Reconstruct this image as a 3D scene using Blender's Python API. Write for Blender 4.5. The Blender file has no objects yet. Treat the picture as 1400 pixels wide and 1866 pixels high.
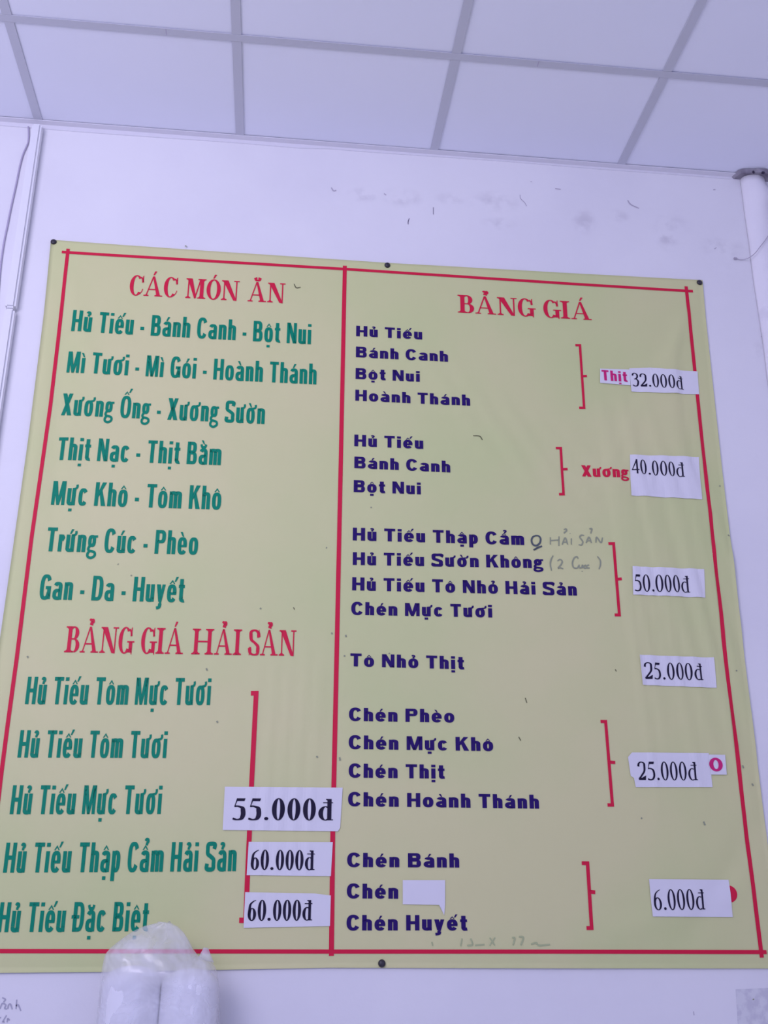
import bpy, bmesh, math, random, unicodedata
from mathutils import Vector, Matrix, noise

scene = bpy.context.scene
COL = scene.collection
rnd = random.Random(7)

# ------------------------------------------------------------------ measurements (metres; x right, y away from camera, z up)
LINES = [
 ('CÁC MÓN ĂN','heading',-0.4561,3.0261,-0.0133,3.03,0.0655),
 ('Hủ Tiếu - Bánh Canh - Bột Nui','green',-0.6034,2.8991,0.065,2.9004,0.0661),
 ('Mì Tươi - Mì Gói - Hoành Thánh','green',-0.6025,2.7705,0.0839,2.7739,0.0651),
 ('Xương Ống - Xương Sườn','green',-0.6037,2.6415,-0.0557,2.6442,0.0654),
 ('Thịt Nạc - Thịt Bằm','green',-0.6002,2.5106,-0.1678,2.5158,0.0657),
 ('Mực Khô - Tôm Khô','green',-0.6005,2.3831,-0.1604,2.3881,0.0668),
 ('Trứng Cúc - Phèo','green',-0.5996,2.2549,-0.2131,2.2604,0.0653),
 ('Gan - Da - Huyết','green',-0.6014,2.1268,-0.2395,2.1308,0.0653),
 ('BẢNG GIÁ HẢI SẢN','heading',-0.5245,1.993,0.0523,1.9995,0.0664),
 ('Hủ Tiếu Tôm Mực Tươi','green',-0.6037,1.8625,-0.1568,1.8701,0.0672),
 ('Hủ Tiếu Tôm Tươi','green',-0.6059,1.7348,-0.2548,1.7393,0.0648),
 ('Hủ Tiếu Mực Tươi','green',-0.6076,1.604,-0.2575,1.6083,0.0663),
 ('Hủ Tiếu Thập Cẩm Hải Sản','green',-0.6064,1.474,-0.0723,1.4801,0.0661),
 ('Hủ Tiếu Đặc Biệt','green',-0.6031,1.3467,-0.2673,1.3483,0.0635),
 ('BẢNG GIÁ','heading',0.4931,3.0338,0.8999,3.0362,0.0601),
 ('Hủ Tiếu','blue',0.1941,2.9351,0.3863,2.9365,0.0343),
 ('Bánh Canh','blue',0.1944,2.8668,0.4608,2.8684,0.0347),
 ('Bột Nui','blue',0.1944,2.7978,0.3781,2.7993,0.0344),
 ('Hoành Thánh','blue',0.1945,2.7295,0.5223,2.7313,0.0345),
 ('Hủ Tiếu','blue',0.1936,2.5902,0.3863,2.5914,0.035),
 ('Bánh Canh','blue',0.1946,2.5247,0.4612,2.5244,0.0344),
 ('Bột Nui','blue',0.1939,2.4544,0.3782,2.4555,0.035),
 ('Hủ Tiếu Thập Cẩm','blue',0.1933,2.3158,0.6612,2.3207,0.036),
 ('Hủ Tiếu Sườn Không','blue',0.1943,2.2474,0.7103,2.2566,0.0354),
 ('Hủ Tiếu Tô Nhỏ Hải Sản','blue',0.1936,2.1776,0.7996,2.1833,0.0357),
 ('Chén Mực Tươi','blue',0.1921,2.1115,0.5658,2.1156,0.0349),
 ('Tô Nhỏ Thịt','blue',0.1917,1.9763,0.4871,1.9757,0.0337),
 ('Chén Phèo','blue',0.1906,1.838,0.4589,1.8387,0.0331),
 ('Chén Mực Khô','blue',0.1909,1.7685,0.5571,1.7693,0.0339),
 ('Chén Thịt','blue',0.192,1.6994,0.4316,1.7001,0.0339),
 ('Chén Hoành Thánh','blue',0.1915,1.6315,0.6684,1.6307,0.0334),
 ('Chén Bánh','blue',0.1915,1.4908,0.4641,1.491,0.0326),
 ('Chén','blue',0.1919,1.4206,0.3149,1.42,0.0331),
 ('Chén Huyết','blue',0.1923,1.35,0.4801,1.35,0.0339),
 ('Xương','crimson',0.8347,2.5297,0.9709,2.5315,0.0343)
]
LABELS = [
 ('32.000đ','digits',[(1.0007,2.8804),(1.0649,2.8867),(1.1148,2.8824),(1.209,2.8831),(1.2061,2.8076),(1.0991,2.8032),(1.0011,2.8047)],1.0063,2.8228,1.1589,2.8192,0.0427),
 ('Thịt','magenta',[(0.9117,2.8735),(1.0007,2.8764),(0.9998,2.8242),(0.9084,2.8269)],0.915,2.8357,0.9912,2.8345,0.0334),
 ('40.000đ','digits',[(0.9787,2.602),(1.1832,2.6054),(1.1775,2.4745),(0.973,2.478)],0.981,2.5443,1.1322,2.5402,0.0435),
 ('50.000đ','digits',[(0.9588,2.2703),(1.1616,2.2694),(1.1575,2.1886),(0.9547,2.1902)],0.9601,2.2,1.1145,2.2017,0.0467),
 ('25.000đ','digits',[(0.9585,2.0258),(1.1617,2.0238),(1.1619,1.9433),(0.96,1.9459)],0.9688,1.9617,1.1263,1.9626,0.044),
 ('25.000đ','digits',[(0.9066,1.76),(0.9177,1.7719),(1.1224,1.7739),(1.1234,1.6887),(0.9207,1.686),(0.9182,1.7083),(0.91,1.7136)],0.9302,1.7037,1.0843,1.7052,0.0451),
 ('O','ring',[(1.1202,1.7698),(1.1655,1.77),(1.1643,1.72),(1.1224,1.7199)],1.1199,1.7276,1.1558,1.7267,0.0345),
 ('6.000đ','digits',[(0.9366,1.4669),(1.1413,1.4664),(1.1412,1.3802),(0.9377,1.3812)],0.9436,1.3962,1.0718,1.3976,0.0461),
 ('55.000đ','digits_bold',[(-0.1089,1.6735),(0.1777,1.675),(0.1732,1.5813),(0.1681,1.5723),(-0.1085,1.5729)],-0.0863,1.5966,0.1538,1.5977,0.05),
 ('60.000đ','digits_semi',[(-0.0452,1.5466),(0.1561,1.5475),(0.153,1.47),(-0.0464,1.4712)],-0.0381,1.4838,0.1124,1.4836,0.0442),
 ('60.000đ','digits_semi',[(-0.048,1.4336),(0.1148,1.4313),(0.1539,1.4269),(0.1533,1.3596),(-0.0479,1.3556)],-0.0398,1.3714,0.1099,1.3721,0.0445),
 ('','',[(0.3259,1.4619),(0.4286,1.4623),(0.4277,1.4089),(0.4253,1.3832),(0.4183,1.4003),(0.4131,1.4064),(0.3258,1.4077)],0,0,0,0,0)
]
BORDERS = [
 ([(-0.6558,3.1536),(-0.24,3.1557),(0.1571,3.1573),(0.672,3.1573),(1.2239,3.1587)],0.0089),
 ([(-0.6395,3.166),(-0.6353,2.8693),(-0.6334,2.6671),(-0.6352,2.5057),(-0.6381,2.2904),(-0.6366,1.9748),(-0.6379,1.8066),(-0.6381,1.6966),(-0.6367,1.559),(-0.647,1.297)],0.0096),
 ([(0.1577,3.1687),(0.1573,2.6106),(0.1566,2.0967),(0.1556,1.5659),(0.1581,1.2949)],0.0117),
 ([(1.2038,3.1747),(1.2015,2.8595),(1.1982,2.5619),(1.1959,2.083),(1.1997,1.6551),(1.2048,1.2884)],0.0103),
 ([(-0.64,1.3072),(-0.592,1.3071),(0.1579,1.3043),(0.676,1.3031),(1.2182,1.3007)],0.0091)
]
BRACKETS = [
 ([(0.8424,2.9475),(0.8564,2.9484),(0.8557,2.7444),(0.8409,2.7436)],[(0.8548,2.846),(0.8709,2.8481)],0.0073),
 ([(0.7645,2.6124),(0.7787,2.6131),(0.7786,2.4734),(0.7658,2.4728)],[(0.779,2.5485),(0.7948,2.5498)],0.0073),
 ([(0.8974,2.3342),(0.912,2.3348),(0.9129,2.1334),(0.9,2.133)],[(0.9136,2.2329),(0.9269,2.2341)],0.008),
 ([(0.8411,1.8491),(0.8546,1.8493),(0.8573,1.6417),(0.8445,1.6416)],[(0.8594,1.7469),(0.8723,1.7461)],0.008),
 ([(0.7692,1.5029),(0.7838,1.5029),(0.7843,1.3552),(0.7715,1.3552)],[(0.7843,1.4371),(0.7987,1.4359)],0.0088),
 ([(-0.0572,1.9016),(-0.044,1.9019),(-0.0449,1.6778),(-0.0443,1.4503),(-0.0437,1.372),(-0.0589,1.372)],[],0.0117)
]
B_TOP = [(-0.691,3.1935),(-0.2422,3.1911),(0.2841,3.1896),(0.775,3.1957),(1.2599,3.2022)]
B_BOT = [(-0.6743,1.262),(-0.5862,1.2617),(-0.3449,1.263),(0.1535,1.2697),(0.6741,1.2666),(1.2593,1.2638)]
B_LEFT = [(-0.691,3.1935),(-0.6833,2.9515),(-0.6801,2.5671),(-0.6819,2.2382),(-0.6837,2.0233),(-0.6743,1.262)]
B_RIGHT = [(1.2599,3.2022),(1.2555,3.048),(1.2506,2.5644),(1.2508,2.0846),(1.2532,1.6557),(1.2593,1.2638)]
NAILS = [(-0.6824,3.1858),(0.2841,3.1801),(1.2483,3.1916),(0.2764,1.2786)]
RED_DOT = (1.139,1.4332,0.0197)
HAND_DARK = [[(0.6946,2.3493),(0.6856,2.3444),(0.6819,2.3341),(0.6857,2.323),(0.6954,2.3207),(0.7045,2.3282),(0.7073,2.3407),(0.7022,2.3484),(0.6935,2.3492)],[(0.6861,2.3073),(0.6984,2.3145),(0.7106,2.3195)],[(0.6894,2.3085),(0.7006,2.3157)]]
HAND_FAINT = [[(0.735,2.3463),(0.7338,2.3249)],[(0.7344,2.3362),(0.7587,2.3394)],[(0.7593,2.3496),(0.7574,2.3224)],[(0.7668,2.3262),(0.7767,2.3458),(0.7826,2.3268)],[(0.7694,2.333),(0.7815,2.334)],[(0.7741,2.3695),(0.7804,2.372),(0.7812,2.3664),(0.7754,2.3616),(0.7748,2.3582)],[(0.7938,2.3453),(0.7927,2.3272)],[(0.7907,2.3599),(0.7911,2.3584)],[(0.8302,2.3547),(0.8225,2.3555),(0.8177,2.3497),(0.8227,2.3419),(0.8256,2.3352),(0.8207,2.3271),(0.813,2.328)],[(0.8343,2.3333),(0.8436,2.3507),(0.8498,2.3339)],[(0.8369,2.3398),(0.848,2.3407)],[(0.8459,2.3747),(0.8532,2.375),(0.8494,2.3612)],[(0.8621,2.3355),(0.8654,2.3516),(0.8765,2.3361),(0.882,2.3511)],[(0.7398,2.2937),(0.7338,2.2823),(0.7309,2.2689),(0.7332,2.2508)],[(0.751,2.2785),(0.7578,2.2832),(0.7641,2.279),(0.7614,2.27),(0.7521,2.2585),(0.7576,2.2599),(0.7661,2.2568)],[(0.8094,2.2874),(0.8064,2.2929),(0.7986,2.2892),(0.7927,2.2756),(0.7947,2.2623),(0.8044,2.2605),(0.8092,2.2673)],[(0.8105,2.2707),(0.8115,2.2618),(0.8177,2.2632),(0.8203,2.2699),(0.8202,2.261)],[(0.8302,2.2703),(0.824,2.2667),(0.8252,2.2612),(0.8318,2.2621)],[(0.839,2.2706),(0.8322,2.2681),(0.8319,2.2626),(0.8395,2.2624)],[(0.8182,2.2532),(0.8184,2.251)],[(0.8637,2.2961),(0.8707,2.2852),(0.8704,2.2718),(0.8656,2.26)]]
HAND_GHOST = [[(0.4673,1.3324),(0.4636,1.3154)],[(0.488,1.3323),(0.4918,1.3191),(0.4793,1.3165)],[(0.498,1.3172),(0.5209,1.3191)],[(0.5339,1.3342),(0.5458,1.3171)],[(0.5472,1.3342),(0.5333,1.3164)],[(0.5882,1.3341),(0.5944,1.3322),(0.5896,1.3171)],[(0.605,1.336),(0.6155,1.3341),(0.6084,1.317)],[(0.6337,1.3189),(0.6464,1.3227),(0.6525,1.317),(0.6799,1.3188)],[(0.3948,1.3249),(0.3968,1.3166)]]
HAND_WALL = [[(-0.576,1.2109),(-0.5687,1.2069),(-0.5723,1.2021)],[(-0.5782,1.1879),(-0.5745,1.199),(-0.5665,1.1957),(-0.5682,1.1894),(-0.5629,1.1878)],[(-0.5612,1.1878),(-0.5605,1.1957),(-0.5565,1.1972),(-0.5513,1.1869)],[(-0.544,1.2067),(-0.5434,1.1877)],[(-0.5442,1.194),(-0.5392,1.1955),(-0.5322,1.1836)],[(-0.5622,1.1752),(-0.5697,1.1611)],[(-0.5682,1.1626),(-0.5646,1.161)],[(-0.5595,1.161),(-0.5587,1.1681),(-0.5541,1.1649)],[(-0.5745,1.1721),(-0.5757,1.169)]]
MARKS = [[(0.4263,3.4027),(0.426,3.3766)],[(0.3515,3.3566),(0.3481,3.3444),(0.348,3.3345)],[(0.7002,3.4725),(0.7013,3.4582),(0.7129,3.4449),(0.7193,3.4312)],[(1.3411,3.5473),(1.3336,3.5456)],[(0.7357,3.525),(0.7409,3.5234)],[(0.8139,3.5049),(0.8315,3.5043)],[(1.0461,3.4813),(1.0555,3.4656),(1.0812,3.4533)],[(0.1123,3.4483),(0.1192,3.4368),(0.1276,3.4396)],[(0.2739,3.4401),(0.2807,3.4346)],[(1.3124,3.3212),(1.3203,3.3279)],[(1.4259,3.0174),(1.4354,3.0236)],[(1.3766,3.29),(1.38,3.2883)],[(1.0229,1.1711),(1.0234,1.1628)]]
THREAD = [(1.3766,3.29),(1.394,3.2863),(1.4117,3.2847),(1.4271,3.2939),(1.4441,3.3153),(1.4612,3.3368),(1.4789,3.3626)]
SPECKS = [[(0.0106,3.0961),(0.0174,3.0836),(0.03,3.0864)],[(0.528,2.6382),(0.5468,2.6375),(0.5543,2.6261)],[(0.6453,1.9055),(0.649,1.8929)],[(0.6238,1.806),(0.6291,1.7965)],[(0.0419,2.1267),(0.0449,2.121)],[(0.8904,1.9859),(0.8929,1.9802)],[(0.1688,1.7481),(0.1703,1.7401)],[(0.1416,2.0628),(0.1445,2.0585)],[(0.1786,2.0581),(0.1802,2.0523)],[(0.1767,2.0048),(0.1768,2.0006)],[(-0.6122,1.981),(-0.6091,1.9769)],[(-0.1718,1.9619),(-0.1687,1.9564)],[(-0.138,1.831),(-0.1351,1.827)],[(0.1116,1.7498),(0.1144,1.7459)],[(0.1221,2.293),(0.125,2.2916)],[(-0.0443,2.1225),(-0.0413,2.1197)],[(-0.3783,2.1993),(-0.3767,2.1964)],[(-0.4142,2.2275),(-0.4126,2.2261)],[(1.0911,1.6043),(1.0944,1.5951)],[(0.9288,1.612),(0.9314,1.6094)],[(-0.311,3.2027),(-0.3062,3.2012)],[(1.1719,1.1979),(1.173,1.1955)],[(0.2413,2.4134),(0.2428,2.4103)],[(1.236,2.5216),(1.2389,2.5184)],[(1.2433,2.3736),(1.2477,2.3705)],[(1.266,1.4708),(1.2671,1.4682)],[(-0.316,2.817),(-0.3129,2.8155)],[(0.2916,2.0136),(0.293,2.0108)],[(1.2205,1.9913),(1.2232,1.9884)],[(1.23,1.699),(1.2337,1.6935)],[(1.209,1.7441),(1.2111,1.7372)]]
GHOST_PATCH = [(1.1331,1.218),(1.2218,1.2211),(1.2184,1.1424),(1.1292,1.1385)]
CHANNEL = ((-0.7848,3.5476),(-0.7566,3.5756))
CABLE = [(-0.8016,3.5865),(-0.7972,3.5566),(-0.7957,3.5305),(-0.7996,3.5102),(-0.8057,3.4817),(-0.8096,3.436),(-0.8118,3.3773),(-0.8162,3.3001),(-0.8187,3.2338),(-0.8212,3.1685),(-0.8198,3.0863),(-0.8143,2.9972),(-0.8097,2.8924)]
PIPE = [(1.4266,3.5799),(1.509,3.5764),(1.4229,3.2829),(1.5041,3.289),(1.4213,3.0321)]
COLLAR = [1.4607,2.5838,3.6023]
BAG = [(-0.2364,-0.2064,1.3693),(-0.2658,-0.189,1.3625),(-0.2899,-0.1762,1.3512),(-0.3111,-0.1643,1.3355),(-0.3319,-0.1535,1.3175),(-0.3425,-0.1419,1.3041),(-0.3447,-0.1099,1.2906),(-0.3466,-0.0992,1.2728),(-0.3467,-0.0936,1.2376),(-0.3491,-0.0882,1.1661),(-0.3451,-0.0796,1.0772),(-0.3316,-0.0777,0.9847)]
BAG_Y = 2.492
BAG_PEAK = [(-0.1415,1.2985),(-0.1309,1.3197),(-0.1212,1.3186),(-0.1075,1.2906)]
CAM = {'R':[[0.9942,0.0998,-0.0404],[-0.1076,0.9343,-0.3398],[0.0038,0.3422,0.9396]],'lens':36.036,'z':1.45}
WALL_Y = 2.6017
CEIL_Z = 3.6023
GRID_X0 = -0.7715
GRID_Y = 2.196
FLOOR_X0, FLOOR_X1, FLOOR_Y0 = -3.4, 1.72, -3.6      # room extents
PAPER = WALL_Y - 0.006                               # mean plane of the hanging banner

# ------------------------------------------------------------------ camera
cam = bpy.data.cameras.new('camera')
cam.sensor_fit = 'VERTICAL'; cam.sensor_height = 36.0; cam.lens = CAM['lens']
cam_o = bpy.data.objects.new('camera', cam); COL.objects.link(cam_o)
Rm = CAM['R']
mw = Matrix.Identity(4)
for i in range(3):
    mw[i][0] = Rm[i][0]; mw[i][1] = Rm[i][2]; mw[i][2] = -Rm[i][1]
mw[2][3] = CAM['z']
cam_o.matrix_world = mw
scene.camera = cam_o

# ------------------------------------------------------------------ world, lights, exposure
scene.view_settings.view_transform = 'Standard'
scene.view_settings.look = 'None'
scene.view_settings.gamma = 1.0
scene.view_settings.use_curve_mapping = False
scene.view_settings.exposure = 0.04
scene.cycles.use_denoising = True
scene.cycles.max_bounces = 10
scene.cycles.diffuse_bounces = 6
scene.cycles.transparent_max_bounces = 16
world = bpy.data.worlds.new('world'); scene.world = world; world.use_nodes = True
bg = world.node_tree.nodes['Background']
bg.inputs[0].default_value = (0.485, 0.535, 1.0, 1); bg.inputs[1].default_value = 0.86

def area(name, loc, target, sx, sy, power, col):
    l = bpy.data.lights.new(name, 'AREA'); l.shape = 'RECTANGLE'; l.size = sx; l.size_y = sy
    l.energy = power; l.color = col
    o = bpy.data.objects.new(name, l); COL.objects.link(o); o.location = loc
    o.rotation_euler = (Vector(target) - Vector(loc)).to_track_quat('-Z', 'Y').to_euler()
    return o
# daylight through the open shopfront behind the camera; added side light inside the room
area('shopfront_daylight', (-0.9, -3.4, 1.7), (0.0, 2.6, 3.3), 4.4, 2.4, 30, (0.485, 0.535, 1.0))
area('added_side_light', (-1.5, -0.1, 2.75), (0.5, 2.6, 3.35), 1.5, 1.0, 43, (0.83, 0.775, 1.0))

# ------------------------------------------------------------------ materials
def mat(name, col, rough=0.6, spec=0.3, bump=None, var=None):
    m = bpy.data.materials.new(name); m.use_nodes = True
    nt = m.node_tree; p = nt.nodes['Principled BSDF']
    p.inputs['Base Color'].default_value = (*col, 1); p.inputs['Roughness'].default_value = rough
    p.inputs['Specular IOR Level'].default_value = spec
    tc = nt.nodes.new('ShaderNodeTexCoord')
    if var:                                           # (scale, other colour, low, high)
        n = nt.nodes.new('ShaderNodeTexNoise'); n.inputs['Scale'].default_value = var[0]; n.inputs['Detail'].default_value = 5
        r = nt.nodes.new('ShaderNodeValToRGB')
        r.color_ramp.elements[0].position = var[2]; r.color_ramp.elements[1].position = var[3]
        r.color_ramp.elements[0].color = (*var[1], 1); r.color_ramp.elements[1].color = (*col, 1)
        nt.links.new(tc.outputs['Object'], n.inputs['Vector']); nt.links.new(n.outputs['Fac'], r.inputs['Fac'])
        nt.links.new(r.outputs['Color'], p.inputs['Base Color'])
    if bump:                                          # (scale, strength, distance)
        n = nt.nodes.new('ShaderNodeTexNoise'); n.inputs['Scale'].default_value = bump[0]; n.inputs['Detail'].default_value = 6
        b = nt.nodes.new('ShaderNodeBump'); b.inputs['Strength'].default_value = bump[1]; b.inputs['Distance'].default_value = bump[2]
        nt.links.new(tc.outputs['Object'], n.inputs['Vector']); nt.links.new(n.outputs['Fac'], b.inputs['Height'])
        nt.links.new(b.outputs['Normal'], p.inputs['Normal'])
    return m

M_wall = mat('painted_plaster', (0.80, 0.79, 0.80), 0.75, 0.2, (9, 0.25, 0.01), (3.0, (0.77, 0.76, 0.78), 0.35, 0.6))
M_tile = mat('ceiling_board', (0.85, 0.865, 0.945), 0.85, 0.15, (60, 0.1, 0.002), (2.2, (0.825, 0.845, 0.925), 0.3, 0.7))
M_tee = mat('grid_metal', (0.56, 0.57, 0.63), 0.55, 0.3)
M_trim = mat('wall_angle_metal', (0.74, 0.73, 0.77), 0.6, 0.3)
M_floor = mat('floor_tile_ceramic', (0.62, 0.61, 0.60), 0.4, 0.4, None, (4, (0.58, 0.57, 0.56), 0.3, 0.7))
M_grout = mat('grout', (0.35, 0.34, 0.33), 0.9, 0.1)
M_channel = mat('white_plastic_channel', (0.80, 0.80, 0.82), 0.45, 0.4)
M_cable = mat('grey_cable', (0.46, 0.42, 0.54), 0.6, 0.3)
M_pipe = mat('painted_pipe', (0.84, 0.82, 0.84), 0.5, 0.35, (14, 0.5, 0.01), (7, (0.72, 0.70, 0.74), 0.30, 0.45))
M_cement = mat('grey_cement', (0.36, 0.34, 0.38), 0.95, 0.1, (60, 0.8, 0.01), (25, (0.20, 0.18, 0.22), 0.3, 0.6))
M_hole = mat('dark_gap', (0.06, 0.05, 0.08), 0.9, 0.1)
M_banner = mat('yellow_green_vinyl', (0.665, 0.645, 0.335), 0.5, 0.18, (35, 0.08, 0.003), (1.6, (0.595, 0.64, 0.30), 0.38, 0.62))
M_red = mat('red_print', (0.66, 0.012, 0.055), 0.55, 0.2)
M_green = mat('green_print', (0.0, 0.235, 0.135), 0.55, 0.15)
M_blue = mat('navy_print', (0.022, 0.006, 0.12), 0.55, 0.15)
M_black = mat('black_ink', (0.012, 0.008, 0.03), 0.6, 0.2)
M_magenta = mat('magenta_print', (0.62, 0.015, 0.17), 0.5, 0.3)
M_paper = mat('white_paper', (0.74, 0.73, 0.76), 0.75, 0.15, (20, 0.1, 0.002))
M_pen = mat('blue_grey_ink', (0.10, 0.12, 0.13), 0.8, 0.1)
M_pen2 = mat('faded_ink', (0.31, 0.335, 0.225), 0.8, 0.1)
M_pen3 = mat('ghost_ink', (0.43, 0.48, 0.26), 0.8, 0.1)
M_pencil = mat('pencil_mark', (0.45, 0.44, 0.52), 0.9, 0.1)
M_scuff = mat('dark_scuff', (0.47, 0.44, 0.50), 0.9, 0.1)
M_cable_dark = mat('dark_mark', (0.2, 0.18, 0.25), 0.9, 0.1)
M_speck = mat('mould_speck', (0.14, 0.14, 0.075), 0.9, 0.1)
M_nail = mat('black_nail_metal', (0.025, 0.022, 0.03), 0.45, 0.5)
M_tub = mat('white_foam', (0.83, 0.83, 0.86), 0.5, 0.3)
M_wood = mat('shelf_board', (0.55, 0.52, 0.50), 0.6, 0.3)
M_metal = mat('bracket_metal', (0.4, 0.4, 0.42), 0.4, 0.5)
M_ghost = mat('faded_paper_residue', (0.70, 0.70, 0.72), 0.8, 0.1, None, (45, (0.60, 0.59, 0.64), 0.42, 0.58))
M_tube = mat('lamp_housing', (0.8, 0.8, 0.8), 0.5, 0.3)

# soft grey smudges rubbed into the plaster, at fixed places on the wall
def wall_stains(m, spots):
    nt = m.node_tree; p = nt.nodes['Principled BSDF']
    geo = nt.nodes.new('ShaderNodeNewGeometry')
    nz = nt.nodes.new('ShaderNodeTexNoise'); nz.inputs['Scale'].default_value = 26; nz.inputs['Detail'].default_value = 4
    nt.links.new(geo.outputs['Position'], nz.inputs['Vector'])
    total = None
    for (x, z, rx, rz, k) in spots:
        mp = nt.nodes.new('ShaderNodeMapping'); mp.vector_type = 'POINT'
        mp.inputs['Location'].default_value = (-x / rx, 0, -z / rz); mp.inputs['Scale'].default_value = (1 / rx, 0, 1 / rz)
        nt.links.new(geo.outputs['Position'], mp.inputs['Vector'])
        ln = nt.nodes.new('ShaderNodeVectorMath'); ln.operation = 'LENGTH'; nt.links.new(mp.outputs[0], ln.inputs[0])
        mr = nt.nodes.new('ShaderNodeMapRange'); mr.interpolation_type = 'SMOOTHSTEP'
        mr.inputs['From Min'].default_value = 0.1; mr.inputs['From Max'].default_value = 1.0
        mr.inputs['To Min'].default_value = k * .5; mr.inputs['To Max'].default_value = 0
        nt.links.new(ln.outputs['Value'], mr.inputs['Value'])
        if total is None: total = mr.outputs[0]
        else:
            a = nt.nodes.new('ShaderNodeMath'); a.operation = 'MAXIMUM'
            nt.links.new(total, a.inputs[0]); nt.links.new(mr.outputs[0], a.inputs[1]); total = a.outputs[0]
    nr = nt.nodes.new('ShaderNodeMapRange'); nr.inputs['From Min'].default_value = 0.42; nr.inputs['From Max'].default_value = 0.66
    nt.links.new(nz.outputs['Fac'], nr.inputs['Value'])
    mu = nt.nodes.new('ShaderNodeMath'); mu.operation = 'MULTIPLY'; nt.links.new(total, mu.inputs[0]); nt.links.new(nr.outputs[0], mu.inputs[1])
    mx = nt.nodes.new('ShaderNodeMix'); mx.data_type = 'RGBA'
    src = p.inputs['Base Color'].links[0].from_socket
    nt.links.new(mu.outputs[0], mx.inputs['Factor']); nt.links.new(src, mx.inputs['A']); mx.inputs['B'].default_value = (0.40, 0.37, 0.42, 1)
    nt.links.new(mx.outputs['Result'], p.inputs['Base Color'])
wall_stains(M_wall, [(-0.02 + 0.23, 3.43, .06, .035, .8), (0.33, 3.43, .08, .045, .7), (0.62, 3.44, .11, .05, .55), (0.90, 3.39, .05, .06, .7),
                     (1.01, 3.42, .05, .03, .8), (1.18, 3.40, .09, .05, .5), (1.16, 3.35, .05, .06, .7), (1.34, 3.33, .10, .05, .5),
                     (0.63, 3.36, .07, .03, .6), (1.42, 2.97, .04, .05, .5), (0.48, 3.44, .06, .03, .55)])
_m = M_wall

# translucent polythene
def polythene():
    m = bpy.data.materials.new('clear_polythene'); m.use_nodes = True
    nt = m.node_tree; p = nt.nodes['Principled BSDF']
    p.inputs['Base Color'].default_value = (0.86, 0.86, 0.90, 1); p.inputs['Roughness'].default_value = 0.22
    p.inputs['Specular IOR Level'].default_value = 0.9
    tc = nt.nodes.new('ShaderNodeTexCoord'); n = nt.nodes.new('ShaderNodeTexNoise'); n.inputs['Scale'].default_value = 13; n.inputs['Detail'].default_value = 2
    n.inputs['Distortion'].default_value = 1.2
    nt.links.new(tc.outputs['Object'], n.inputs['Vector'])
    r = nt.nodes.new('ShaderNodeMapRange'); r.inputs['From Min'].default_value = 0.35; r.inputs['From Max'].default_value = 0.7
    r.inputs['To Min'].default_value = 0.20; r.inputs['To Max'].default_value = 0.52
    nt.links.new(n.outputs['Fac'], r.inputs['Value']); nt.links.new(r.outputs[0], p.inputs['Alpha'])
    b = nt.nodes.new('ShaderNodeBump'); b.inputs['Strength'].default_value = 0.25; b.inputs['Distance'].default_value = 0.008
    nt.links.new(n.outputs['Fac'], b.inputs['Height']); nt.links.new(b.outputs['Normal'], p.inputs['Normal'])
    return m
M_bag = polythene()

# ------------------------------------------------------------------ object helpers
def mesh_obj(name, verts, faces, m, parent=None, smooth=False):
    me = bpy.data.meshes.new(name); me.from_pydata([tuple(v) for v in verts], [], faces); me.update()
    if smooth:
        for p in me.polygons: p.use_smooth = True
    me.materials.append(m)
    o = bpy.data.objects.new(name, me); COL.objects.link(o)
    if parent: o.parent = parent
    return o
def tag(o, label=None, cat=None, group=None, kind=None):
    if label: o['label'] = label
    if cat: o['category'] = cat
    if group: o['group'] = group
    if kind: o['kind'] = kind
    return o
def from_bm(name, bm, m, parent=None, smooth=False):
    bmesh.ops.recalc_face_normals(bm, faces=bm.faces)
    me = bpy.data.meshes.new(name); bm.to_mesh(me); bm.free()
    if smooth:
        for p in me.polygons: p.use_smooth = True
    me.materials.append(m)
    o = bpy.data.objects.new(name, me); COL.objects.link(o)
    if parent: o.parent = parent
    return o
def add_box(bm, x0, x1, y0, y1, z0, z1, bevel=0):
    r = bmesh.ops.create_cube(bm, size=1)
    for v in r['verts']:
        v.co = Vector(((x0 + x1) / 2 + v.co.x * (x1 - x0), (y0 + y1) / 2 + v.co.y * (y1 - y0), (z0 + z1) / 2 + v.co.z * (z1 - z0)))
    if bevel:
        es = list({e for v in r['verts'] for e in v.link_edges})
        bmesh.ops.bevel(bm, geom=es, offset=bevel, segments=4 if bevel > .004 else 2, affect='EDGES')
def box(name, x0, x1, y0, y1, z0, z1, m, parent=None, bevel=0):
    bm = bmesh.new(); add_box(bm, x0, x1, y0, y1, z0, z1, bevel); return from_bm(name, bm, m, parent)
def tube(bm, pts, r, seg=8):
    rings = []
    pts = [Vector(p) for p in pts]
    for i, p in enumerate(pts):
        d = (pts[min(i + 1, len(pts) - 1)] - pts[max(i - 1, 0)]).normalized()
        a = d.cross(Vector((0, 1, 0)))
        if a.length < 0.01: a = d.cross(Vector((1, 0, 0)))
        a.normalize(); c = d.cross(a)
        rr = r[i] if isinstance(r, list) else r
        rings.append([bm.verts.new(p + a * math.cos(t * 2 * math.pi / seg) * rr + c * math.sin(t * 2 * math.pi / seg) * rr) for t in range(seg)])
    for A, B in zip(rings, rings[1:]):
        for t in range(seg): bm.faces.new((A[t], A[(t + 1) % seg], B[(t + 1) % seg], B[t]))
    bm.faces.new(rings[0][::-1]); bm.faces.new(rings[-1])

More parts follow.
